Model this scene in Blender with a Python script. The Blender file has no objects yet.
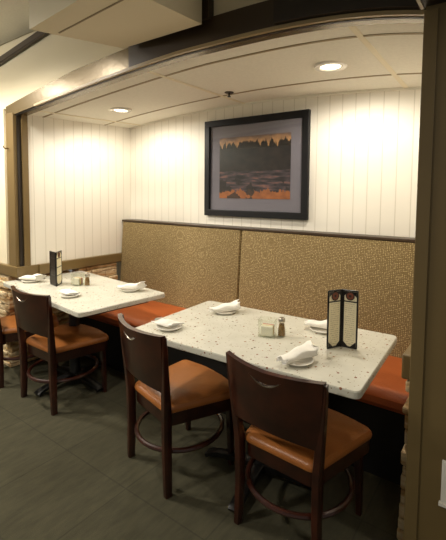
import bpy, bmesh, math, random
from mathutils import Vector, Matrix
C = bpy.context.scene
COL = C.collection
PI = math.pi
rnd = random.Random(7)

# ------------------------------------------------------------------ camera
CAM = dict(H=1.458, D=2.755, yaw=.625, pitch=.065, roll=.009, f=402.384, cx=227.1, cy=219.7)
cd = bpy.data.cameras.new('camera'); cam = bpy.data.objects.new('camera', cd); COL.objects.link(cam)
cyw, syw = math.cos(CAM['yaw']), math.sin(CAM['yaw'])
fw = Vector((-syw*math.cos(CAM['pitch']), cyw*math.cos(CAM['pitch']), -math.sin(CAM['pitch'])))
rt = Vector((cyw, syw, 0)); up = rt.cross(fw)
cr, sr = math.cos(CAM['roll']), math.sin(CAM['roll'])
r2 = rt*cr + up*sr; u2 = rt*(-sr) + up*cr
M = Matrix((r2, u2, -fw)).transposed().to_4x4(); M.translation = Vector((0, -CAM['D'], CAM['H']))
cam.matrix_world = M
cd.sensor_fit = 'VERTICAL'; cd.sensor_height = 24; cd.lens = CAM['f']/540*24
cd.shift_x = (223-CAM['cx'])/540; cd.shift_y = -(270-CAM['cy'])/540
cd.clip_start = .02
C.camera = cam

# ------------------------------------------------------------------ world, exposure, room lights
C.view_settings.view_transform = 'Standard'; C.view_settings.look = 'None'
C.view_settings.gamma = 1; C.view_settings.use_curve_mapping = False
C.view_settings.exposure = 0.0
C.cycles.transparent_max_bounces = 32
w = bpy.data.worlds.new('room_ambience'); C.world = w; w.use_nodes = True
w.node_tree.nodes['Background'].inputs[0].default_value = (1, .97, .88, 1)
w.node_tree.nodes['Background'].inputs[1].default_value = .16

def lamp(name, kind, loc, power, color=(1, .93, .81), rot=(0, 0, 0), size=.05, angle=120, blend=.6):
    d = bpy.data.lights.new(name, kind); d.energy = power; d.color = color
    if kind == 'SPOT':
        d.spot_size = math.radians(angle); d.spot_blend = blend; d.shadow_soft_size = size
    elif kind == 'POINT':
        d.shadow_soft_size = size
    elif kind == 'AREA':
        d.shape = 'DISK'; d.size = size
    o = bpy.data.objects.new(name, d); COL.objects.link(o); o.location = loc; o.rotation_euler = rot
    return o
# recessed cans in the alcove ceiling
for lx in (-2.67, -.88):
    lamp('alcove_can_light', 'SPOT', (lx, -.56, 2.10), 29, rot=(math.radians(8), 0, 0), size=.04, angle=174, blend=.5)
# row of ceiling cans in the dining room just in front of the alcove
for lx, pw in ((-3.85, 120), (-2.9, 70)):
    lamp('room_can_light', 'SPOT', (lx, -1.93, 2.5), pw, size=.06, angle=165, blend=.6)
lamp('added_fill_light', 'POINT', (.55, -3.1, 2.15), 17, size=.12)  # unseen point fill added to brighten soffit side, beam and column
lamp('room_can_light', 'SPOT', (-2.0, -3.2, 2.55), 95, size=.1, angle=165, blend=.7)
lamp('added_fill_light', 'POINT', (-4.15, -2.6, 2.42), 55, size=.06)  # added point fill near the ceiling, placed to glint in the picture glass

# ------------------------------------------------------------------ materials
def lin(c):
    c = c/255
    return c/12.92 if c <= .04045 else ((c+.055)/1.055)**2.4
def rgb(r, g, b): return (lin(r), lin(g), lin(b), 1)
def mat(name, col, rough=.5, metal=0., spec=.5, var=.0, scale=20., bump=0., bscale=60., coat=0., col2=None):
    m = bpy.data.materials.new(name); m.use_nodes = True
    nt = m.node_tree; b = nt.nodes['Principled BSDF']
    b.inputs['Base Color'].default_value = col; b.inputs['Roughness'].default_value = rough
    b.inputs['Metallic'].default_value = metal; b.inputs['Specular IOR Level'].default_value = spec
    b.inputs['Coat Weight'].default_value = coat
    tc = nt.nodes.new('ShaderNodeTexCoord')
    if var or col2:
        n = nt.nodes.new('ShaderNodeTexNoise'); n.inputs['Scale'].default_value = scale; n.inputs['Detail'].default_value = 4
        r = nt.nodes.new('ShaderNodeValToRGB')
        c2 = col2 or tuple(c*(1-var) for c in col[:3])+(1,)
        r.color_ramp.elements[0].color = c2; r.color_ramp.elements[1].color = col
        r.color_ramp.elements[0].position = .35; r.color_ramp.elements[1].position = .65
        nt.links.new(tc.outputs['Object'], n.inputs['Vector']); nt.links.new(n.outputs['Fac'], r.inputs['Fac'])
        nt.links.new(r.outputs['Color'], b.inputs['Base Color'])
    if bump:
        n = nt.nodes.new('ShaderNodeTexNoise'); n.inputs['Scale'].default_value = bscale
        bp = nt.nodes.new('ShaderNodeBump'); bp.inputs['Strength'].default_value = bump; bp.inputs['Distance'].default_value = .01
        nt.links.new(tc.outputs['Object'], n.inputs['Vector']); nt.links.new(n.outputs['Fac'], bp.inputs['Height'])
        nt.links.new(bp.outputs['Normal'], b.inputs['Normal'])
    return m
class NT:
    """tiny helper for node maths"""
    def __init__(s, m): s.m = m; s.t = m.node_tree; s.b = s.t.nodes['Principled BSDF']; s.tc = s.t.nodes.new('ShaderNodeTexCoord')
    def set(s, sock, v):
        if hasattr(v, 'is_output'): s.t.links.new(v, sock)
        else: sock.default_value = v
    def math(s, op, a, b=0.):
        n = s.t.nodes.new('ShaderNodeMath'); n.operation = op; s.set(n.inputs[0], a); s.set(n.inputs[1], b); return n.outputs[0]
    def mix(s, f, a, b):
        n = s.t.nodes.new('ShaderNodeMix'); n.data_type = 'RGBA'; s.set(n.inputs[0], f); s.set(n.inputs[6], a); s.set(n.inputs[7], b); return n.outputs[2]
    def sep(s, v):
        n = s.t.nodes.new('ShaderNodeSeparateXYZ'); s.t.links.new(v, n.inputs[0]); return n.outputs
    def comb(s, x, y, z):
        n = s.t.nodes.new('ShaderNodeCombineXYZ'); s.set(n.inputs[0], x); s.set(n.inputs[1], y); s.set(n.inputs[2], z); return n.outputs[0]
    def noise(s, vec, scale, detail=3., rough=.5):
        n = s.t.nodes.new('ShaderNodeTexNoise'); n.inputs['Scale'].default_value = scale; n.inputs['Detail'].default_value = detail
        n.inputs['Roughness'].default_value = rough; s.t.links.new(vec, n.inputs['Vector']); return n.outputs['Fac']
    def voro(s, vec, scale, rand=1., feature='F1', out='Distance'):
        n = s.t.nodes.new('ShaderNodeTexVoronoi'); n.feature = feature; n.inputs['Scale'].default_value = scale
        n.inputs['Randomness'].default_value = rand; s.t.links.new(vec, n.inputs['Vector']); return n.outputs[out]
    def ramp(s, f, stops):
        n = s.t.nodes.new('ShaderNodeValToRGB'); e = n.color_ramp.elements
        while len(e) < len(stops): e.new(.5)
        for el, (p, c) in zip(e, stops): el.position = p; el.color = c
        s.t.links.new(f, n.inputs['Fac']); return n.outputs['Color']
    def base(s, v): s.t.links.new(v, s.b.inputs['Base Color'])
    def bump(s, h, strength=.3, dist=.01):
        n = s.t.nodes.new('ShaderNodeBump'); n.inputs['Strength'].default_value = strength; n.inputs['Distance'].default_value = dist
        s.t.links.new(h, n.inputs['Height']); s.t.links.new(n.outputs['Normal'], s.b.inputs['Normal'])

WOOD = mat('mahogany_wood', rgb(64, 27, 15), .3, spec=.5, col2=rgb(38, 15, 9), scale=9, coat=.5)
BLACK = mat('black_metal', rgb(18, 17, 16), .38)
VINYL = mat('orange_vinyl', rgb(190, 98, 48), .36, var=.12, scale=5, bump=.15, bscale=150)
SEATV = mat('rust_seat_vinyl', rgb(178, 110, 54), .34, var=.15, scale=8, bump=.15, bscale=150)
TAN = mat('brown_painted_wood', rgb(118, 97, 60), .33, var=.08, scale=3)
BRONZE = mat('satin_bronze_paint', rgb(116, 98, 64), .27, metal=.35, spec=.8, var=.06, scale=4, bump=.08, bscale=30)
COLM = mat('olive_brown_column_paint', rgb(116, 97, 60), .5, var=.08, scale=2)
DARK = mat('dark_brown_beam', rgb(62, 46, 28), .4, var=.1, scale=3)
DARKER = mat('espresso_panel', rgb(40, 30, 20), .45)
TRIML = mat('tan_metal_edge', rgb(170, 148, 108), .35)
CREAM = mat('cream_paint', rgb(226, 214, 184), .7)
WHITE = mat('white_ceramic', rgb(236, 232, 222), .2)
LINEN = mat('white_linen', rgb(240, 236, 226), .85, bump=.3, bscale=90)
STEEL = mat('brushed_steel', rgb(190, 180, 165), .28, metal=1)
PEPPER = mat('ground_pepper', rgb(150, 112, 62), .8, var=.4, scale=300)
TILE = mat('ceiling_tile', rgb(232, 228, 213), .9, var=.05, scale=60, bump=.1, bscale=200)
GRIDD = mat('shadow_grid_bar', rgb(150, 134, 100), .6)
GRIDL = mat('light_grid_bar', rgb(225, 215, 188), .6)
DARKBASE = mat('black_bench_base', rgb(26, 22, 18), .6)

def glass(name, tint=(1, 1, 1, 1), ior=1.22):
    m = bpy.data.materials.new(name); m.use_nodes = True; nt = m.node_tree
    nt.nodes.clear(); o = nt.nodes.new('ShaderNodeOutputMaterial'); mx = nt.nodes.new('ShaderNodeMixShader')
    t = nt.nodes.new('ShaderNodeBsdfTransparent'); t.inputs[0].default_value = tint
    g = nt.nodes.new('ShaderNodeBsdfGlossy'); g.inputs['Roughness'].default_value = .03
    f = nt.nodes.new('ShaderNodeLayerWeight'); f.inputs[0].default_value = .5
    p = nt.nodes.new('ShaderNodeMath'); p.operation = 'POWER'; p.inputs[1].default_value = 4.; nt.links.new(f.outputs['Facing'], p.inputs[0])
    q = nt.nodes.new('ShaderNodeMath'); q.operation = 'MULTIPLY_ADD'; q.inputs[1].default_value = .5; q.inputs[2].default_value = .03
    nt.links.new(p.outputs[0], q.inputs[0]); nt.links.new(q.outputs[0], mx.inputs[0]); nt.links.new(t.outputs[0], mx.inputs[1]); nt.links.new(g.outputs[0], mx.inputs[2])
    nt.links.new(mx.outputs[0], o.inputs[0]); return m
GLASS = glass('clear_glass', (.97, .98, .96, 1))

def emis(name, col, s):
    m = bpy.data.materials.new(name); m.use_nodes = True; b = m.node_tree.nodes['Principled BSDF']
    b.inputs['Base Color'].default_value = col; b.inputs['Emission Color'].default_value = col; b.inputs['Emission Strength'].default_value = s
    return m
LENS = emis('lit_lamp', (1, .9, .7, 1), 5)

def beadboard(name, axis):
    m = mat(name, rgb(238, 230, 212), .55); n = NT(m); x = n.sep(n.tc.outputs['Object'])[axis]
    fr = n.math('FRACT', n.math('MULTIPLY', x, 1/.092))
    d = n.math('ABSOLUTE', n.math('SUBTRACT', fr, .5))
    g = n.math('GREATER_THAN', d, .465)
    n.base(n.mix(g, rgb(238, 232, 218), rgb(216, 209, 192)))
    n.bump(n.math('SUBTRACT', 1., g), .25, .004)
    return m
BEADX = beadboard('white_beadboard_back', 0); BEADY = beadboard('white_beadboard_side', 1)

def terrazzo():
    m = mat('white_terrazzo', rgb(226, 222, 206), .25); n = NT(m); v = n.tc.outputs['Object']
    base = n.mix(n.noise(v, 14., 4.), rgb(222, 219, 206), rgb(200, 197, 181))
    d1 = n.voro(v, 42.); sel = n.voro(v, 42., out='Color'); sx = n.sep(sel)
    k1 = n.math('MULTIPLY', n.math('LESS_THAN', d1, .23), n.math('GREATER_THAN', sx[0], .70))
    chip = n.ramp(sx[1], [(0, rgb(120, 66, 44)), (.4, rgb(170, 122, 92)), (.7, rgb(150, 142, 120)), (1, rgb(96, 84, 66))])
    c = n.mix(k1, base, chip)
    d2 = n.voro(v, 95.); s2 = n.sep(n.voro(v, 95., out='Color'))
    k2 = n.math('MULTIPLY', n.math('LESS_THAN', d2, .25), n.math('GREATER_THAN', s2[0], .72))
    n.base(n.mix(k2, c, rgb(160, 140, 110)))
    return m
TERR = terrazzo()

def bench_fabric():
    m = mat('brown_patterned_upholstery', rgb(150, 122, 74), .85, spec=.2); n = NT(m); s = n.sep(n.tc.outputs['Object'])
    v = n.comb(s[0], 0., s[2])
    big = n.voro(v, 6.5, .5)
    ring = n.math('FRACT', n.math('MULTIPLY', big, 9.))
    rm = n.math('LESS_THAN', n.math('ABSOLUTE', n.math('SUBTRACT', ring, .5)), .27)
    dot = n.math('LESS_THAN', n.voro(v, 92., .3), .33)
    k = n.math('MULTIPLY', dot, n.math('ADD', n.math('MULTIPLY', rm, .6), .35))
    base = n.mix(n.noise(v, 120., 2.), rgb(114, 96, 64), rgb(139, 118, 80))
    n.base(n.mix(k, base, rgb(200, 180, 132)))
    n.bump(n.noise(v, 260., 2.), .25, .004)
    return m
FABRIC = bench_fabric()

def carpet():
    m = mat('olive_grey_carpet', rgb(74, 72, 58), .95, spec=.1); n = NT(m); v = n.tc.outputs['Object']
    s = n.sep(v)
    st = n.comb(n.math('MULTIPLY', s[0], 26.), n.math('MULTIPLY', s[1], 7.), 0.)
    a = n.noise(st, 1., 5., .65); b = n.noise(v, 3., 3.)
    c = n.mix(a, rgb(58, 56, 45), rgb(98, 94, 74)); c = n.mix(n.math('MULTIPLY', b, .4), c, rgb(60, 58, 48))
    tile = n.math('MAXIMUM', n.math('GREATER_THAN', n.math('FRACT', n.math('MULTIPLY', s[0], 2.)), .985), n.math('GREATER_THAN', n.math('FRACT', n.math('MULTIPLY', s[1], 2.)), .985))
    n.base(n.mix(n.math('MULTIPLY', tile, .35), c, rgb(50, 50, 42)))
    n.bump(n.noise(v, 350., 2.), .5, .006)
    return m
CARPET = carpet()

def stone_mat():
    m = mat('stacked_ledge_stone', rgb(170, 140, 96), .85); n = NT(m); v = n.tc.outputs['Object']; s = n.sep(v)
    cell = n.comb(n.math('MULTIPLY', n.math('ADD', s[0], s[1]), 5.), 0., n.math('MULTIPLY', s[2], 22.))
    k = n.noise(cell, 1., 3.)
    n.base(n.ramp(k, [(.3, rgb(120, 88, 54)), (.42, rgb(196, 158, 106)), (.56, rgb(232, 212, 172)), (.7, rgb(176, 136, 88))]))
    n.bump(n.noise(v, 40., 5.), .6, .02)
    return m
STONE = stone_mat()

# ------------------------------------------------------------------ mesh helpers
def box(bm, x0, x1, y0, y1, z0, z1, bev=0., seg=2):
    ret = bmesh.ops.create_cube(bm, size=1.0); vs = ret['verts']
    for v in vs: v.co = Vector((x0+(v.co.x+.5)*(x1-x0), y0+(v.co.y+.5)*(y1-y0), z0+(v.co.z+.5)*(z1-z0)))
    if bev:
        es = list({e for v in vs for e in v.link_edges})
        bmesh.ops.bevel(bm, geom=es, offset=bev, segments=seg, affect='EDGES', profile=.5)
def sweep(bm, pts, hw, hd, side=Vector((1, 0, 0)), cap=True):
    """rectangular bar along pts; hw half width along 'side', hd half depth; lists allowed"""
    rings = []
    for i, p in enumerate(pts):
        p = Vector(p); a = Vector(pts[max(i-1, 0)]); b = Vector(pts[min(i+1, len(pts)-1)])
        t = (b-a).normalized(); sd = (side - t*side.dot(t)).normalized(); n = t.cross(sd)
        h1 = hw[i] if isinstance(hw, list) else hw; h2 = hd[i] if isinstance(hd, list) else hd
        c = .75
        loc = [(1, c), (c, 1), (-c, 1), (-1, c), (-1, -c), (-c, -1), (c, -1), (1, -c)]
        rings.append([bm.verts.new(p + sd*(h1*u) + n*(h2*q)) for u, q in loc])
    for r0, r1 in zip(rings, rings[1:]):
        for k in range(8): bm.faces.new((r0[k], r0[(k+1) % 8], r1[(k+1) % 8], r1[k]))
    if cap:
        bm.faces.new(rings[0][::-1]); bm.faces.new(rings[-1])
def tube(bm, pts, r, n=8, closed=False):
    rings = []
    N = len(pts)
    for i, p in enumerate(pts):
        p = Vector(p)
        if closed: a, b = Vector(pts[i-1]), Vector(pts[(i+1) % N])
        else: a, b = Vector(pts[max(i-1, 0)]), Vector(pts[min(i+1, N-1)])
        t = (b-a).normalized(); s = Vector((0, 0, 1)) if abs(t.z) < .9 else Vector((1, 0, 0))
        s = (s-t*s.dot(t)).normalized(); q = t.cross(s)
        rr = r[i] if isinstance(r, list) else r
        rings.append([bm.verts.new(p+s*(rr*math.cos(2*PI*k/n))+q*(rr*math.sin(2*PI*k/n))) for k in range(n)])
    pr = list(zip(rings, rings[1:])) + ([(rings[-1], rings[0])] if closed else [])
    for r0, r1 in pr:
        for k in range(n): bm.faces.new((r0[k], r0[(k+1) % n], r1[(k+1) % n], r1[k]))
    if not closed:
        bm.faces.new(rings[0][::-1]); bm.faces.new(rings[-1])
def lathe(bm, prof, n=24, c=(0, 0, 0)):
    rings = []
    for r, z in prof:
        if r < 1e-5: rings.append([bm.verts.new((c[0], c[1], c[2]+z))])
        else: rings.append([bm.verts.new((c[0]+r*math.cos(2*PI*k/n), c[1]+r*math.sin(2*PI*k/n), c[2]+z)) for k in range(n)])
    for a, b in zip(rings, rings[1:]):
        for k in range(n):
            f = [a[k % len(a)], a[(k+1) % len(a)], b[(k+1) % len(b)], b[k % len(b)]]
            f = list(dict.fromkeys(f))
            if len(f) > 2: bm.faces.new(f)
def slab(bm, outline, levels):
    """stack of scaled outlines: levels = [(scale, z)], closed top and bottom"""
    cx = sum(p[0] for p in outline)/len(outline); cy = sum(p[1] for p in outline)/len(outline)
    rings = [[bm.verts.new((cx+(x-cx)*s, cy+(y-cy)*s, z)) for x, y in outline] for s, z in levels]
    n = len(outline)
    for a, b in zip(rings, rings[1:]):
        for k in range(n): bm.faces.new((a[k], a[(k+1) % n], b[(k+1) % n], b[k]))
    bm.faces.new(rings[0][::-1]); bm.faces.new(rings[-1])
def round_poly(corners, radii, n=6):
    out = []; N = len(corners)
    for i in range(N):
        p = Vector(corners[i]); a = (Vector(corners[i-1])-p).normalized(); b = (Vector(corners[(i+1) % N])-p).normalized()
        r = radii[i] if isinstance(radii, (list, tuple)) else radii
        for k in range(n+1):
            t = k/n
            q = (p+a*r)*(1-t)**2 + p*2*t*(1-t) + (p+b*r)*t*t
            out.append((q.x, q.y))
    return out
def obj(name, bm, m, parent=None, smooth=False, loc=None):
    bmesh.ops.recalc_face_normals(bm, faces=bm.faces)
    me = bpy.data.meshes.new(name); bm.to_mesh(me); bm.free()
    for mm in (m if isinstance(m, (list, tuple)) else [m]): me.materials.append(mm)
    if smooth:
        for p in me.polygons: p.use_smooth = True
        me.set_sharp_from_angle(angle=math.radians(38))
    o = bpy.data.objects.new(name, me); COL.objects.link(o)
    if parent: o.parent = parent
    if loc: o.location = loc
    return o
def thing(name, label, cat, loc=(0, 0, 0), rz=0., group=None):
    o = bpy.data.objects.new(name, None); COL.objects.link(o); o.location = loc; o.rotation_euler = (0, 0, rz)
    o.empty_display_size = .1
    o['label'] = label; o['category'] = cat
    if group: o['group'] = group
    return o
def tag(o, label, cat, group=None):
    o['label'] = label; o['category'] = cat
    if group: o['group'] = group
    return o
def struct(name, bm, m, smooth=False):
    o = obj(name, bm, m, smooth=smooth); o['kind'] = 'structure'; return o
def dup(root, loc, rz, label, group=None):
    r = root.copy(); COL.objects.link(r); r.location = loc; r.rotation_euler = (0, 0, rz); r['label'] = label
    if group: r['group'] = group
    for ch in list(root.children):
        c = ch.copy(); COL.objects.link(c); c.parent = r
        for g in list(ch.children):
            d = g.copy(); COL.objects.link(d); d.parent = c
    return r
B = bmesh.new

# ------------------------------------------------------------------ the setting
XL, XR, YF = -3.20, -.288, -1.156
def head_z(x):            # gently cambered lower edge of the header
    u = x+1.45
    return 2.188-(.0546*u**3.5 if u > 0 else .063*(-u)**1.3)
def ceil_z(x, y=-.56):    # the alcove ceiling follows the header in front and flattens towards the back wall
    k = max(0., min(1., -y/1.06))
    return k*(head_z(x)+.010) + (1-k)*(2.183-.078*((x+1.77)/1.43)**2)

bm = B(); box(bm, -6.5, 2.5, -6, .1, -.1, 0); struct('floor', bm, CARPET)
bm = B(); box(bm, -3.6, .3, 0, .1, 0, 2.7); struct('wall_back', bm, BEADX)
bm = B(); box(bm, -3.40, XL, YF+.05, 0, .77, 2.7); struct('wall_left', bm, BEADY)
bm = B(); box(bm, XR, -.1, -1.06, 0, 0, 2.7); struct('wall_right', bm, BEADY)
bm = B(); box(bm, -6.5, -3.40, YF+.012, YF+.2, 0, 2.12); struct('wall_front_left', bm, CREAM)
bm = B(); box(bm, .34, 2.5, -1.16, -1.06, 0, 2.7); struct('wall_front_right', bm, CREAM)
bm = B(); box(bm, -6.5, XR, YF+.012, YF+.09, 2.20, 2.7); box(bm, -6.5, -2.9, YF+.012, YF+.09, 2.12, 2.20); struct('wall_above_header', bm, CREAM)

# alcove ceiling: cambered grid of lay-in tiles
def strip_x(bm, x0, x1, y0, y1, zf, th, n=36):
    """slab following zf(x)"""
    P = []
    for i in range(n+1):
        x = x0+(x1-x0)*i/n; z = zf(x)
        P.append([bm.verts.new(q) for q in ((x, y0, z), (x, y1, z), (x, y1, z+th), (x, y0, z+th))])
    for a, b in zip(P, P[1:]):
        for k in range(4): bm.faces.new((a[k], a[(k+1) % 4], b[(k+1) % 4], b[k]))
    bm.faces.new(P[0][::-1]); bm.faces.new(P[-1])
bm = B(); NX, NY = 36, 6
gv = [[[bm.verts.new((-3.40+3.3*i/NX, (YF+.09)+(1.07+.05)*j/NY, ceil_z(-3.40+3.3*i/NX, (YF+.09)+1.12*j/NY)+dz)) for j in range(NY+1)] for i in range(NX+1)] for dz in (0, .06)]
for g in gv:
    for i in range(NX):
        for j in range(NY): bm.faces.new((g[i][j], g[i+1][j], g[i+1][j+1], g[i][j+1]))
for i in range(NX):
    for j in (0, NY): bm.faces.new((gv[0][i][j], gv[0][i+1][j], gv[1][i+1][j], gv[1][i][j]))
for j in range(NY):
    for i in (0, NX): bm.faces.new((gv[0][i][j], gv[0][i][j+1], gv[1][i][j+1], gv[1][i][j]))
struct('ceiling', bm, TILE, smooth=True)
bm = B()
for y in (-.92, -.31):
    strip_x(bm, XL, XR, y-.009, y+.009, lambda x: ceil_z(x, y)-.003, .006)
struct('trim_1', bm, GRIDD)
bm = B()
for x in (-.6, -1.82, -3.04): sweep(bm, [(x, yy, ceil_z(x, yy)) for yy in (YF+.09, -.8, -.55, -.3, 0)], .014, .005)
struct('trim_2', bm, GRIDL)
bm = B()
strip_x(bm, XL, XR, -.02, 0, lambda x: ceil_z(x, 0)-.012, .014)
struct('trim_3', bm, TILE)

# header beam, its metal edge, left post with jamb
def htop(x): return head_z(x)+.085+.045*min(1, (x+3.33)/.9)
bm = B()
n = 40; P = []
for i in range(n+1):
    x = -3.33+(XR+3.33)*i/n; z = head_z(x); t = htop(x)
    P.append([bm.verts.new(q) for q in ((x, YF, z), (x, YF+.095, z), (x, YF+.095, t), (x, YF, t))])
for a, b in zip(P, P[1:]):
    for k in range(4): bm.faces.new((a[k], a[(k+1) % 4], b[(k+1) % 4], b[k]))
bm.faces.new(P[0][::-1]); bm.faces.new(P[-1])
struct('trim_header', bm, BRONZE)
bm = B(); strip_x(bm, -2.9, XR, YF-.008, YF+.012, lambda x: head_z(x)-.004, .016); struct('trim_4', bm, TRIML)
bm = B(); strip_x(bm, -3.2, XR, YF+.012, YF+.03, lambda x: head_z(x)-.007, .010); struct('trim_5', bm, DARKER)
bm = B(); box(bm, -3.33, -3.215, YF-.006, YF+.06, .86, 2.074, .003); struct('trim_post_front', bm, TAN)
bm = B(); box(bm, -3.225, -3.205, YF+.02, YF+.05, .86, 2.10); struct('trim_6', bm, DARKER)
bm = B(); box(bm, -3.23, -3.19, YF+.05, YF+.10, .86, 2.075, .003); struct('trim_jamb_left', bm, TAN)
bm = B(); strip_x(bm, -1.86, -.88, YF-.008, YF+.002, lambda x: head_z(x)+.012, .118); struct('trim_soffit_shade', bm, DARK)  # dark board put over the band in place of the soffit's shade
# dark crown strip and dark hood over the right half of the header
bm = B(); sweep(bm, [(-4.6, YF-.01, 2.335), (-3.41, YF-.01, 2.487), (-2.68, YF-.01, 2.582)], .024, .016, Vector((0, 0, 1))); struct('trim_crown', bm, DARK)
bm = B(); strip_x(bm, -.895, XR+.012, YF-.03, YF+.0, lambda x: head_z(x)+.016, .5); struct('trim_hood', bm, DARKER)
bm = B(); box(bm, -1.335, -1.255, YF-.03, YF+.012, 2.31, 2.7); struct('trim_7', bm, DARK)
bm = B(); box(bm, -.298, .7, -2.3, YF-.04, 2.105, 2.7); struct('trim_side_beam', bm, DARKER)
bm = B(); box(bm, -.303, -.292, -2.3, YF-.04, 2.10, 2.112); struct('trim_8', bm, TRIML)
# soffit box and main ceiling
bm = B(); slab(bm, [(-1.85, YF-.055), (-1.275, YF-.055), (-1.31, -1.72), (-2.03, -1.655)], [(1, 2.272), (1, 2.7)]); struct('ceiling_soffit', bm, CREAM)
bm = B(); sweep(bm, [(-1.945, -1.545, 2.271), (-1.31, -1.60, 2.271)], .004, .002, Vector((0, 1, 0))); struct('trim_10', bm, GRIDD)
bm = B(); box(bm, -6.5, 2.5, -6, YF, 2.62, 2.7); struct('ceiling_main', bm, TILE)
# column at the right
bm = B(); box(bm, XR, .35, -1.2, -1.06, 0, 2.7, .006); struct('trim_column', bm, COLM)
bm = B(); box(bm, XR-.003, XR+.042, -1.207, -1.199, .06, 2.09, .002); struct('trim_11', bm, COLM)
bm = B(); box(bm, XR-.004, .36, -1.212, -1.2, 0, .06); struct('baseboard_column', bm, DARKER)
bm = B(); box(bm, -.175, -.02, -1.208, -1.2, .375, .53, .003); box(bm, -.18, -.015, -1.214, -1.2, .364, .375); struct('trim_9', bm, WHITE)

# ledges capping the stone half walls
bm = B()
box(bm, -3.38, -3.165, YF+.16, 0, .775, .86, .006); box(bm, -6.5, -3.185, YF-.02, YF+.165, .775, .86, .006)
struct('trim_ledge_left', bm, TAN)
bm = B(); box(bm, -.350, XR+.001, -1.062, 0, .72, .82, .006); struct('trim_ledge_right', bm, TAN)
def stonework(name, plane, a0, a1, face, depth, z1, out):
    """courses of irregular stones; plane 'x' = wall facing along x, 'y' = along y"""
    bm = B(); z = 0.; r = random.Random(len(name)+3)
    while z < z1-.01:
        h = min(r.choice((.03, .04, .05, .062)), z1-z); a = a0 - r.random()*.15
        while a < a1:
            L = r.uniform(.1, .3); s0, s1 = max(a, a0), min(a+L, a1)
            if s1-s0 > .015:
                p = r.uniform(0, .028)
                f0, f1 = (face-out*depth, face+out*p)
                if plane == 'x': box(bm, min(f0, f1), max(f0, f1), s0+.002, s1-.002, z+.002, z+h-.002, .005, 1)
                else: box(bm, s0+.002, s1-.002, min(f0, f1), max(f0, f1), z+.002, z+h-.002, .005, 1)
            a += L
        z += h
    return struct(name, bm, STONE)
stonework('wall_stone_left', 'x', YF+.06, -.62, -3.345, .06, .775, 1)
stonework('wall_stone_corner', 'x', -.62, -.185, -3.205, .1, .775, 1)
stonework('wall_stone_front', 'y', -6.5, -3.34, YF+.01, .06, .775, -1)
stonework('wall_stone_right', 'x', -1.058, -.7, -.318, .03, .72, -1)

# ------------------------------------------------------------------ banquette
bt = thing('banquette_bench', 'long wall banquette with orange seat and tall patterned brown back', 'bench', (0, 0, 0))
def back_panel(x0, x1):
    bm = B(); n = 10
    prof = [(-.175, .40), (-.172, .52), (-.160, .7), (-.145, .9), (-.132, 1.08), (-.122, 1.166), (-.105, 1.170), (-.06, 1.170), (-.06, .40)]
    xs = [(x0, .02), (x0+.006, .006), (x0+.02, 0), (x1-.02, 0), (x1-.006, .006), (x1, .02)]
    R = [[bm.verts.new((x, y+(o if y < -.11 else 0), z)) for y, z in prof] for x, o in xs]
    m = len(prof)
    for a, b in zip(R, R[1:]):
        for k in range(m): bm.faces.new((a[k], a[(k+1) % m], b[(k+1) % m], b[k]))
    bm.faces.new(R[0][::-1]); bm.faces.new(R[-1])
    return bm
obj('back_cushion', back_panel(-3.185, -1.769), FABRIC, bt, True)
obj('back_cushion', back_panel(-1.761, -.335), FABRIC, bt, True)
bm = B(); box(bm, -3.19, -.33, -.124, -.002, 1.170, 1.190, .004); o = obj('cap_rail', bm, DARK, bt); o['label'] = 'dark brown wooden cap rail'
bm = B(); box(bm, -3.185, -.335, -.06, -.01, 0, 1.17); obj('back_frame', bm, DARK, bt)
bm = B()
prof = [(-.14, .37), (-.66, .37), (-.70, .385), (-.715, .41), (-.71, .44), (-.685, .46), (-.63, .47), (-.18, .462), (-.14, .45)]
R = [[bm.verts.new((x, y, z)) for y, z in prof] for x in (-3.12, -3.08, -1.71, -.45, -.38)]
for a, b in zip(R, R[1:]):
    for k in range(9): bm.faces.new((a[k], a[(k+1) % 9], b[(k+1) % 9], b[k]))
bm.faces.new(R[0][::-1]); bm.faces.new(R[-1])
o = obj('seat_cushion', bm, VINYL, bt, True); o['label'] = 'orange vinyl seat cushion'
bm = B(); box(bm, -3.11, -.385, -.67, -.062, 0, .37); o = obj('bench_base', bm, DARKBASE, bt); o['label'] = 'black bench base'

# ------------------------------------------------------------------ tables
def table(name, label, loc, rz, w, d, off=0.):
    t = thing(name, label, 'table', loc, rz, None)
    bm = B(); out = round_poly([(-w/2, -d/2), (w/2, -d/2), (w/2, d/2), (-w/2, d/2)], .03, 5)
    slab(bm, out, [(.99, .718), (1, .722), (1, .745), (.994, .75)]); o = obj('tabletop', bm, TERR, t); o['label'] = 'speckled white terrazzo tabletop'
    bm = B(); box(bm, -w/2+.09, w/2-.09, -d/2+.09, d/2-.09, .685, .718); obj('subframe', bm, WOOD, t)
    x = off
    bm = B(); lathe(bm, [(0, .03), (.05, .03), (.05, .06), (.04, .08), (.04, .66), (.10, .685), (0, .685)], 20, (x, 0, 0)); obj('column', bm, BLACK, t, True)
    for k in range(4):
        bm = B(); a = k*PI/2+.12; L = .31; dx, dy = math.cos(a), math.sin(a)
        pts = [(x+dx*L*q, dy*L*q, z) for q, z in ((0, .06), (.35, .056), (.75, .042), (.93, .03), (1, .017))]
        sweep(bm, pts, [.036, .033, .027, .03, .032], [.02, .017, .013, .012, .012], Vector((-dy, dx, 0)))
        obj('foot', bm, BLACK, t, True)
    return t
T2 = table('dining_table', 'speckled white stone-topped table nearest the column, with two chairs drawn up', (-1.03, -1.015, 0), math.radians(2.5), 1.175, .705)
T1 = table('dining_table', 'white stone-topped table at far left against the brown ledge', (-2.62, -.99, 0), math.radians(-6), 1.2, .66, -.10)

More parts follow.
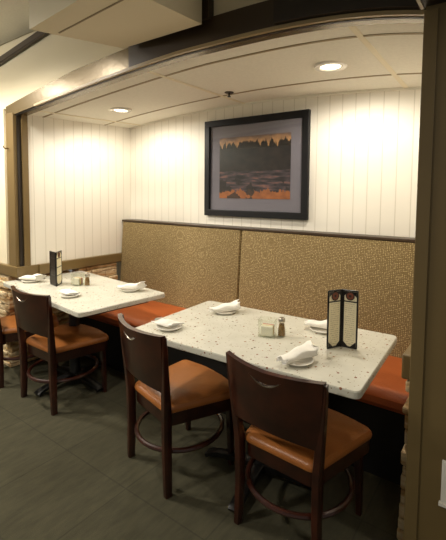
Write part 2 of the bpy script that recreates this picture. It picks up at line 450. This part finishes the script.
# ------------------------------------------------------------------ chairs
def crescent(s):          # s in -1..1 across the slot: lower and upper edges
    lo = -.034*(1-s*s); hi = -.021*(1-s*s)
    return lo, hi
def make_chair(label, loc, rz):
    t = thing('dining_chair', label, 'chair', loc, rz, None)
    # cushioned seat
    out = round_poly([(-.175, -.20), (.175, -.20), (.262, .20), (.09, .24), (-.09, .24), (-.262, .20)], [.04, .04, .035, .05, .05, .035], 5)
    bm = B(); slab(bm, out, [(.965, .392), (.99, .396), (1, .406), (.99, .418), (.95, .430), (.8, .438), (.4, .442)]); obj('seat', bm, SEATV, t, True)['label'] = 'orange vinyl seat'
    bm = B(); slab(bm, out, [(.90, .322), (.955, .327), (.965, .342), (.965, .394)]); obj('seat_rail', bm, WOOD, t, True)
    for s in (-1, 1):
        pts = [(s*.193, -.20, 0), (s*.184, -.20, .2), (s*.186, -.203, .4), (s*.195, -.212, .5), (s*.212, -.228, .66), (s*.222, -.240, .797)]
        bm = B(); sweep(bm, pts, [.014, .016, .017, .016, .014, .012], [.018, .021, .022, .019, .014, .011]); obj('leg', bm, WOOD, t, True)
        bm = B(); sweep(bm, [(s*.205, .19, 0), (s*.20, .185, .2), (s*.195, .18, .372)], [.013, .016, .019], [.013, .016, .019]); obj('leg', bm, WOOD, t, True)
    # bentwood hoop between the legs
    bm = B(); N = 40
    hp = [(.228*math.cos(2*PI*k/N), -.005+.232*math.sin(2*PI*k/N), .2) for k in range(N)]
    tube(bm, hp, .0125, 8, True); obj('hoop_stretcher', bm, WOOD, t, True)
    # curved back panel with a crescent hand slot
    zs0, zs1 = .52, .806
    def surf(u, z, off):   # u -1..1
        q = (z-.45)/.335; hwid = .193+.03*q
        y = -.208-.034*q - (.024+.028*q)*(1-u*u)
        return Vector((u*hwid, y+off, z))
    U = [-1+2*i/32 for i in range(33)]
    W = .33; zc = .773
    rows = []
    for u in U:
        top = zs1 - .006*(1-abs(u)) ; bot = zs0 + .01*(1-u*u)
        if abs(u) < W: lo, hi = crescent(u/W); lo += zc; hi += zc
        else: lo = hi = zc
        if abs(abs(u)-W) < .02: lo = hi = zc
        rows.append([bot+(lo-bot)*k/8 for k in range(9)]+[hi+(top-hi)*k/3 for k in range(4)])
    bm = B(); G = []
    for off in (-.014, .012):
        G.append([[bm.verts.new(surf(u, z, off)) for z in r] for u, r in zip(U, rows)])
    nr = 13
    hole = lambda i: (abs(U[i]) < W-.03 or abs(U[i+1]) < W-.03)
    for gi, g in enumerate(G):
        for i in range(32):
            for k in range(nr-1):
                if k == 8 : continue
                bm.faces.new((g[i][k], g[i+1][k], g[i+1][k+1], g[i][k+1]))
    a, b = G
    for i in range(32):
        bm.faces.new((a[i][0], b[i][0], b[i+1][0], a[i+1][0]))
        bm.faces.new((a[i][-1], b[i][-1], b[i+1][-1], a[i+1][-1]))
        if hole(i):
            bm.faces.new((a[i][8], b[i][8], b[i+1][8], a[i+1][8])); bm.faces.new((a[i][9], b[i][9], b[i+1][9], a[i+1][9]))
    for i in (0, 32):
        for k in range(nr-1):
            if k != 8: bm.faces.new((a[i][k], b[i][k], b[i][k+1], a[i][k+1]))
    bmesh.ops.remove_doubles(bm, verts=bm.verts, dist=.0004)
    bp = obj('backrest', bm, WOOD, t, True); bp['label'] = 'curved dark red-brown wooden back panel with crescent hand slot'
    bm = B(); sl = []
    for i in range(17):
        u = -W+2*W*i/16; sl.append(surf(u, zc+crescent(u/W)[0]+.001, -.013))
    tube(bm, sl, [.001+.0014*math.sin(PI*i/16) for i in range(17)], 6)
    obj('slot_edge_glint', bm, STEEL, bp, True)['label'] = 'bright tube for light caught on the lower edge of the hand slot'  # steel tube stands in for light catching the wooden slot edge
    return t
ch = make_chair('dark wooden chair nearest the column, orange seat, in the foreground at right', (-.742, -1.150, 0), -.06)
ch.scale = (1, 1, 1)
dup(ch, (-1.440, -1.175, 0), -.25, 'dark wooden chair at the left end of the nearer table, second chair from the column')
dup(ch, (-2.60, -1.14, 0), 0., 'dark wooden chair at the right end of the far left table')
dup(ch, (-3.185, -1.125, 0), -.3, 'dark wooden chair cut off by the left edge of the photo')
ch.scale = (1, 1, .97)

# ------------------------------------------------------------------ framed picture
px0, px1, pz0, pz1 = -2.21, -1.245, 1.268, 2.070
fr = thing('framed_picture', 'large black-framed print of a dark forest lake at sunset on the white back wall', 'picture', ((px0+px1)/2, -.001, pz0))
W, H = px1-px0, pz1-pz0
def ring_frame(bm, x0, x1, z0, z1, t, y0, y1):
    box(bm, x0, x1, y0, y1, z0, z0+t, .004); box(bm, x0, x1, y0, y1, z1-t, z1, .004)
    box(bm, x0, x0+t, y0, y1, z0+t-.004, z1-t+.004, .004); box(bm, x1-t, x1, y0, y1, z0+t-.004, z1-t+.004, .004)
bm = B(); ring_frame(bm, -W/2, W/2, 0, H, .052, -.035, 0); obj('frame', bm, mat('black_lacquer', rgb(16, 15, 16), .5, spec=.3), fr)
bm = B(); box(bm, -W/2+.045, W/2-.045, -.012, -.004, .045, H-.045); obj('mat_board', bm, mat('grey_violet_mat', rgb(126, 119, 131), .8), fr)['label'] = 'grey mat board'
aw, ah = W-.30, H-.30
def art():
    m = mat('sunset_print', rgb(40, 30, 30), .5); n = NT(m); s = n.sep(n.tc.outputs['Generated'])
    u, v = s[0], s[2]; vec = n.comb(u, v, 0.)
    nz = n.noise(vec, 9., 5.); tall = n.noise(n.comb(n.math('MULTIPLY', u, 26.), n.math('MULTIPLY', v, 2.), 0.), 1., 4.)
    skyc = n.ramp(n.math('ADD', v, n.math('MULTIPLY', n.math('SUBTRACT', nz, .5), .25)), [(.76, rgb(220, 166, 100)), (.9, rgb(196, 146, 104)), (1, rgb(110, 88, 84))])
    treeline = n.math('ADD', .68, n.math('MULTIPLY', tall, .42))
    treec = n.ramp(nz, [(.3, rgb(22, 16, 15)), (.7, rgb(50, 36, 32))])
    upper = n.mix(n.math('LESS_THAN', v, treeline), skyc, treec)
    lake = n.noise(n.comb(n.math('MULTIPLY', u, 5.), n.math('MULTIPLY', v, 22.), 0.), 1., 4.)
    lakec = n.ramp(lake, [(.38, rgb(32, 25, 27)), (.55, rgb(76, 60, 68)), (.7, rgb(150, 100, 88))])
    glow = n.math('LESS_THAN', v, n.math('MULTIPLY', tall, .26))
    lakec = n.mix(glow, lakec, n.mix(nz, rgb(206, 122, 62), rgb(80, 42, 28)))
    shrub = n.math('GREATER_THAN', n.noise(n.comb(n.math('MULTIPLY', u, 7.), n.math('MULTIPLY', v, 5.), .3), 1., 4.), .54)
    low = n.math('LESS_THAN', v, n.math('ADD', .16, n.math('MULTIPLY', tall, .3)))
    lakec = n.mix(n.math('MULTIPLY', n.math('MULTIPLY', shrub, low), .9), lakec, rgb(40, 30, 28))
    shore = n.math('GREATER_THAN', v, n.math('ADD', .42, n.math('MULTIPLY', nz, .05)))
    n.base(n.mix(shore, lakec, upper)); return m
bm = B(); box(bm, -aw/2, aw/2, -.0145, -.012, .15, H-.15); obj('print', bm, art(), fr)['label'] = 'print of dark trees mirrored in a lake under an orange sky'
bm = B(); box(bm, -W/2+.048, W/2-.048, -.021, -.019, .048, H-.048); obj('glass_pane', bm, GLASS, fr)

# ------------------------------------------------------------------ ceiling fixtures
def downlight(x, y, label):
    z = ceil_z(x, y)
    t = thing('recessed_downlight', label, 'ceiling light', (x, y, z), 0, 'recessed lights in the alcove ceiling')
    bm = B(); lathe(bm, [(.055, .02), (.055, -.002), (.062, -.010), (.088, -.008), (.092, -.001), (.092, .004), (.055, .02)], 32); obj('trim_ring', bm, WHITE, t, True)
    bm = B(); lathe(bm, [(0, -.004), (.054, -.004), (.054, .004), (0, .004)], 28); obj('lamp_lens', bm, LENS, t)['label'] = 'glowing lamp'
downlight(-2.67, -.56, 'recessed round ceiling light at the far left end of the alcove')
downlight(-.88, -.56, 'recessed round ceiling light at the right, above the table nearest the column')
sp = thing('fire_sprinkler', 'small dark sprinkler head in the alcove ceiling above the picture', 'sprinkler', (-1.72, -.36, ceil_z(-1.72, -.36)))
bm = B(); lathe(bm, [(0, -.004), (.032, -.004), (.034, .0), (0, .003)], 20); obj('escutcheon', bm, mat('bronze_plate', rgb(60, 44, 26), .4, .6), sp, True)
bm = B(); lathe(bm, [(0, -.034), (.013, -.032), (.013, -.029), (.006, -.028), (.007, -.004), (0, -.004)], 14); obj('deflector', bm, mat('dark_bronze', rgb(40, 28, 16), .4, .6), sp, True)
hk = thing('coat_hook', 'small brass hook on the brown post at far left', 'hook', (-3.295, YF, 1.80))
bm = B(); lathe(bm, [(0, 0), (.012, 0), (.012, .004), (0, .004)], 14); bm.transform(Matrix.Rotation(PI/2, 4, 'X')); obj('plate', bm, STEEL, hk)
bm = B(); tube(bm, [(0, -.004, 0), (0, -.03, -.004), (0, -.042, .004), (0, -.044, .018)], .005); obj('prong', bm, mat('aged_brass', rgb(110, 84, 44), .35, .8), hk, True)

# ------------------------------------------------------------------ things on the tables
TZ = .7502
pl_bm = B(); lathe(pl_bm, [(0, .002), (.045, .002), (.05, 0), (.052, .003), (.068, .013), (.0685, .015), (.066, .0155), (.052, .0065), (0, .0055)], 36)
plate0 = obj('bread_plate', pl_bm, WHITE, None, True)
def napkin_bm(seed, L=.19, Wd=.075, H=.034, flat=False):
    """napkin folded into a soft tapering bundle with an open fan of folds at one end"""
    r = random.Random(seed); bm = B(); N = 18; K = 20; rings = []
    ph = r.random()*6
    for i in range(N+1):
        t = i/N; x = (t-.5)*L
        wv = Wd*.5*(.62+.42*t+.10*math.sin(7*t+ph)); hv = H*(.38+.62*t**.8+.10*math.sin(11*t+ph))
        if flat: wv = Wd*.5*(.95+.05*math.sin(6*t+ph)); hv = H*(.8+.2*math.sin(9*t+ph))
        yo = .010*math.sin(3.2*t+ph)
        ring = []
        for k in range(K):
            a = 2*PI*k/K; c, q = math.cos(a), math.sin(a)
            sc = math.copysign(abs(c)**.6, c); sq = math.copysign(abs(q)**.7, q)
            fold = 1+.16*math.cos(4*a+ph)*t
            ex = .016*sc*(t > .9)+.012*math.sin(5*a+ph)*(t in (0, 1))
            ring.append(bm.verts.new((x+ex, yo+wv*sc, max(0, hv*.5+hv*.5*sq*(fold if q > 0 else 1)))))
        rings.append(ring)
    for a, b in zip(rings, rings[1:]):
        for k in range(K): bm.faces.new((a[k], a[(k+1) % K], b[(k+1) % K], b[k]))
    bm.faces.new(rings[0][::-1]); bm.faces.new(rings[-1])
    return bm
SET = [ # x, y, angle, words
    (-1.385, -.85, 58, 'at the back left of the nearer table'),
    (-1.45, -1.255, 5, 'at the front left of the nearer table'),
    (-.725, -1.235, 78, 'at the front right of the nearer table'),
    (-.79, -.80, 10, 'behind the nearer menu holder'),
    (-3.085, -1.115, 20, 'at the front left of the far table'),
    (-2.44, -1.19, 0, 'at the front right of the far table'),
    (-2.245, -.835, 30, 'at the back right of the far table'),
]
first = True
for i, (x, y, a, words) in enumerate(SET):
    p = plate0 if first else plate0.copy()
    if not first: COL.objects.link(p)
    first = False
    p.location = (x, y, TZ)
    tag(p, 'round white plate under a napkin '+words, 'plate', 'bread plates on the tables')
    flat = i in (1, 5)
    nb = napkin_bm(i+11, .13 if flat else .175, .085 if flat else .08, .02 if flat else .046, flat)
    nk = obj('folded_napkin', nb, LINEN, None, True)
    off = (-.03, .01) if flat else (0, 0)
    nk.location = (x+off[0], y+off[1], TZ+.0168); nk.rotation_euler = (0, 0, math.radians(a))
    tag(nk, ('flat ' if flat else 'rolled ')+'white napkin '+words, 'napkin', 'white napkins on the plates')

def caddy(loc, rz, label, words, seed):
    t = thing('sugar_caddy', label, 'caddy', loc, rz)
    w, d, h, k = .084, .064, .088, .0022
    bm = B(); box(bm, -w/2, w/2, -d/2, d/2, 0, .004)
    obj('base', bm, GLASS, t)
    bm = B()
    box(bm, -w/2, w/2, -d/2, -d/2+k, .004, h); box(bm, -w/2, w/2, d/2-k, d/2, .004, h)
    box(bm, -w/2, -w/2+k, -d/2+k, d/2-k, .004, h); box(bm, w/2-k, w/2, -d/2+k, d/2-k, .004, h)
    obj('clear_wall', bm, GLASS, t)
    r = random.Random(seed)
    cols = [('white', rgb(238, 232, 214)), ('white', rgb(238, 232, 214)), ('yellow', rgb(226, 196, 96)), ('white', rgb(238, 232, 214)), ('red', rgb(190, 50, 36)), ('white', rgb(238, 232, 214))]
    R = Matrix.Rotation(rz, 4, 'Z')
    for q, (cn, c) in enumerate(cols):
        bm = B(); box(bm, -.030, .030, -.003, .003, 0, .048 + .006*r.random(), .0025, 1)
        o = obj('sugar_packet', bm, mat('packet_paper_'+cn, c, .6), None)
        v = R @ Vector((0, -.021+.0085*q, .0045)); o.location = (loc[0]+v.x, loc[1]+v.y, loc[2]+v.z); o.rotation_euler = (0, 0, rz)
        tag(o, cn+' sugar packet in the clear caddy '+words, 'sugar packet', 'sugar packets in the caddy '+words)
    return t
caddy((-.985, -1.035, TZ), .3, 'clear square caddy of sugar packets in the middle of the nearer table', 'on the nearer table', 3)
caddy((-2.70, -.955, TZ), .2, 'clear square caddy of sugar packets beside the menu holder on the far table', 'on the far table', 5)
def shaker(loc, label):
    t = thing('pepper_shaker', label, 'shaker', loc); t.scale = (1.12, 1.12, 1.15)
    bm = B(); lathe(bm, [(0, 0), (.017, 0), (.0185, .004), (.0175, .03), (.013, .056), (.013, .066), (.0115, .066), (.0115, .056), (.016, .03), (.0165, .005), (0, .004)], 18); obj('glass_body', bm, GLASS, t, True)
    bm = B(); lathe(bm, [(0, .0045), (.0155, .0055), (.015, .03), (.011, .055), (0, .056)], 16); obj('pepper_fill', bm, PEPPER, t, True)['label'] = 'ground brown pepper inside'
    bm = B(); lathe(bm, [(.0145, .062), (.015, .068), (.0145, .076), (.010, .082), (0, .084)], 18); obj('cap', bm, STEEL, t, True)['label'] = 'steel cap'
    return t
shaker((-.925, -1.0, TZ), 'small glass pepper shaker with brown pepper beside the caddy on the nearer table')
shaker((-2.625, -.925, TZ), 'small glass pepper shaker with brown pepper beside the caddy on the far table')

# menu holders: two hinged leaves
def page_mat(bars):
    m = mat('menu_page', rgb(244, 234, 200), .45); n = NT(m); s = n.sep(n.tc.outputs['Generated'])
    u, v = s[0], s[2]
    ln = n.math('LESS_THAN', n.math('FRACT', n.math('MULTIPLY', v, 26.)), .38)
    wd = n.math('GREATER_THAN', n.noise(n.comb(n.math('MULTIPLY', u, 14.), n.math('FLOOR', n.math('MULTIPLY', v, 26.)), 0.), 1.3, 2.), .47)
    mg = n.math('MULTIPLY', n.math('GREATER_THAN', u, .14), n.math('LESS_THAN', u, .86))
    k = n.math('MULTIPLY', n.math('MULTIPLY', ln, wd), mg)
    n.base(n.mix(n.math('MULTIPLY', k, .4), rgb(244, 234, 200), rgb(140, 120, 80))); return m
PAGE = page_mat(0)
EMB1 = mat('emblem_brown', rgb(120, 62, 40), .5); EMB2 = mat('emblem_ring', rgb(52, 34, 26), .5)
FRAMEB = mat('black_menu_frame', rgb(20, 18, 17), .3)
def disc(bm, cx, cz, r0, r1, y0, y1, n=28):
    for k in range(n):
        a, b = 2*PI*k/n, 2*PI*(k+1)/n
        q = []
        for y in (y0, y1):
            for rr, an in ((r0, a), (r1, a), (r1, b), (r0, b)): q.append(bm.verts.new((cx+rr*math.cos(an), y, cz+rr*math.sin(an))))
        for f in ((0, 1, 2, 3), (4, 5, 6, 7), (1, 2, 6, 5)): bm.faces.new([q[j] for j in f])
def leaf(parent, a, L, H, bars, side):
    """leaf from the hinge (origin) along direction a; 'side' = +1/-1 tells on which face the page shows"""
    lf = bpy.data.objects.new('leaf', None); COL.objects.link(lf); lf.parent = parent; lf.rotation_euler = (0, 0, a)
    return lf
def menu(loc, a0, a1, L0, L1, H, label, bars, dark0):
    t = thing('menu_holder', label, 'menu holder', loc)
    for j, (a, L) in enumerate(((a0, L0), (a1, L1))):
        k = .008; R = Matrix.Rotation(a, 4, 'Z')
        bm = B(); ring_frame(bm, .004, L, 0, H, k, -.004, .004)
        box(bm, k, L-k+.002, -.002, .002, H*.80-.003, H*.80+.003)
        for hb in bars: box(bm, k, L-k+.002, -.003, .003, H*hb-.003, H*hb+.003)
        for (cx, cz, sx, sz) in ((k, k, 1, 1), (L-k, k, -1, 1), (k, H-k, 1, -1), (L-k, H-k, -1, -1)):   # corner gussets
            q = [bm.verts.new((x, y, z)) for y in (-.0034, .0034) for x, z in ((cx, cz), (cx+sx*.024, cz), (cx, cz+sz*.024))]
            bm.faces.new(q[:3]); bm.faces.new(q[3:]); bm.faces.new((q[1], q[2], q[5], q[4]))
        bm.transform(R); fo = obj('leaf_frame', bm, FRAMEB, t)
        if j == 0 and dark0:
            bm = B(); box(bm, k, L-k, -.0015, .0015, k, H-k); bm.transform(R); obj('dark_page', bm, DARKER, fo)['label'] = 'black page'
            continue
        bm = B(); box(bm, k, L-k, -.0015, .0015, k, H-k); pg = obj('page', bm, PAGE, fo); pg.rotation_euler = (0, 0, a); pg['label'] = 'cream menu page with lines of small print'
        bm = B()
        for y0, y1 in ((-.0028, -.0016), (.0016, .0028)): disc(bm, L*.5, H*.895, .0, min(.022, L*.27), y0, y1)
        bm.transform(R); obj('emblem', bm, EMB1, fo)['label'] = 'round brown emblem'
        bm = B()
        for y0, y1 in ((-.0032, -.0016), (.0016, .0032)):
            disc(bm, L*.5, H*.895, min(.017, L*.21), min(.022, L*.27), y0, y1); disc(bm, L*.5, H*.895, 0, .006, y0, y1)
        bm.transform(R); obj('emblem_ring', bm, EMB2, fo)
    bm = B(); lathe(bm, [(0, 0), (.005, 0), (.005, H), (0, H)], 12); obj('hinge_post', bm, FRAMEB, t)
    return t
menu((-.641, -.950, TZ), math.atan2(-.072, -.04), math.atan2(.006, .07), .083, .075, .272, 'black-framed cream menu holder standing on the table nearest the column', (), False)
menu((-2.78, -1.085, TZ), math.atan2(.02, -.12), math.atan2(.095, -.075), .115, .115, .258, 'black-framed menu holder standing on the far left table', (.54, .30), True)
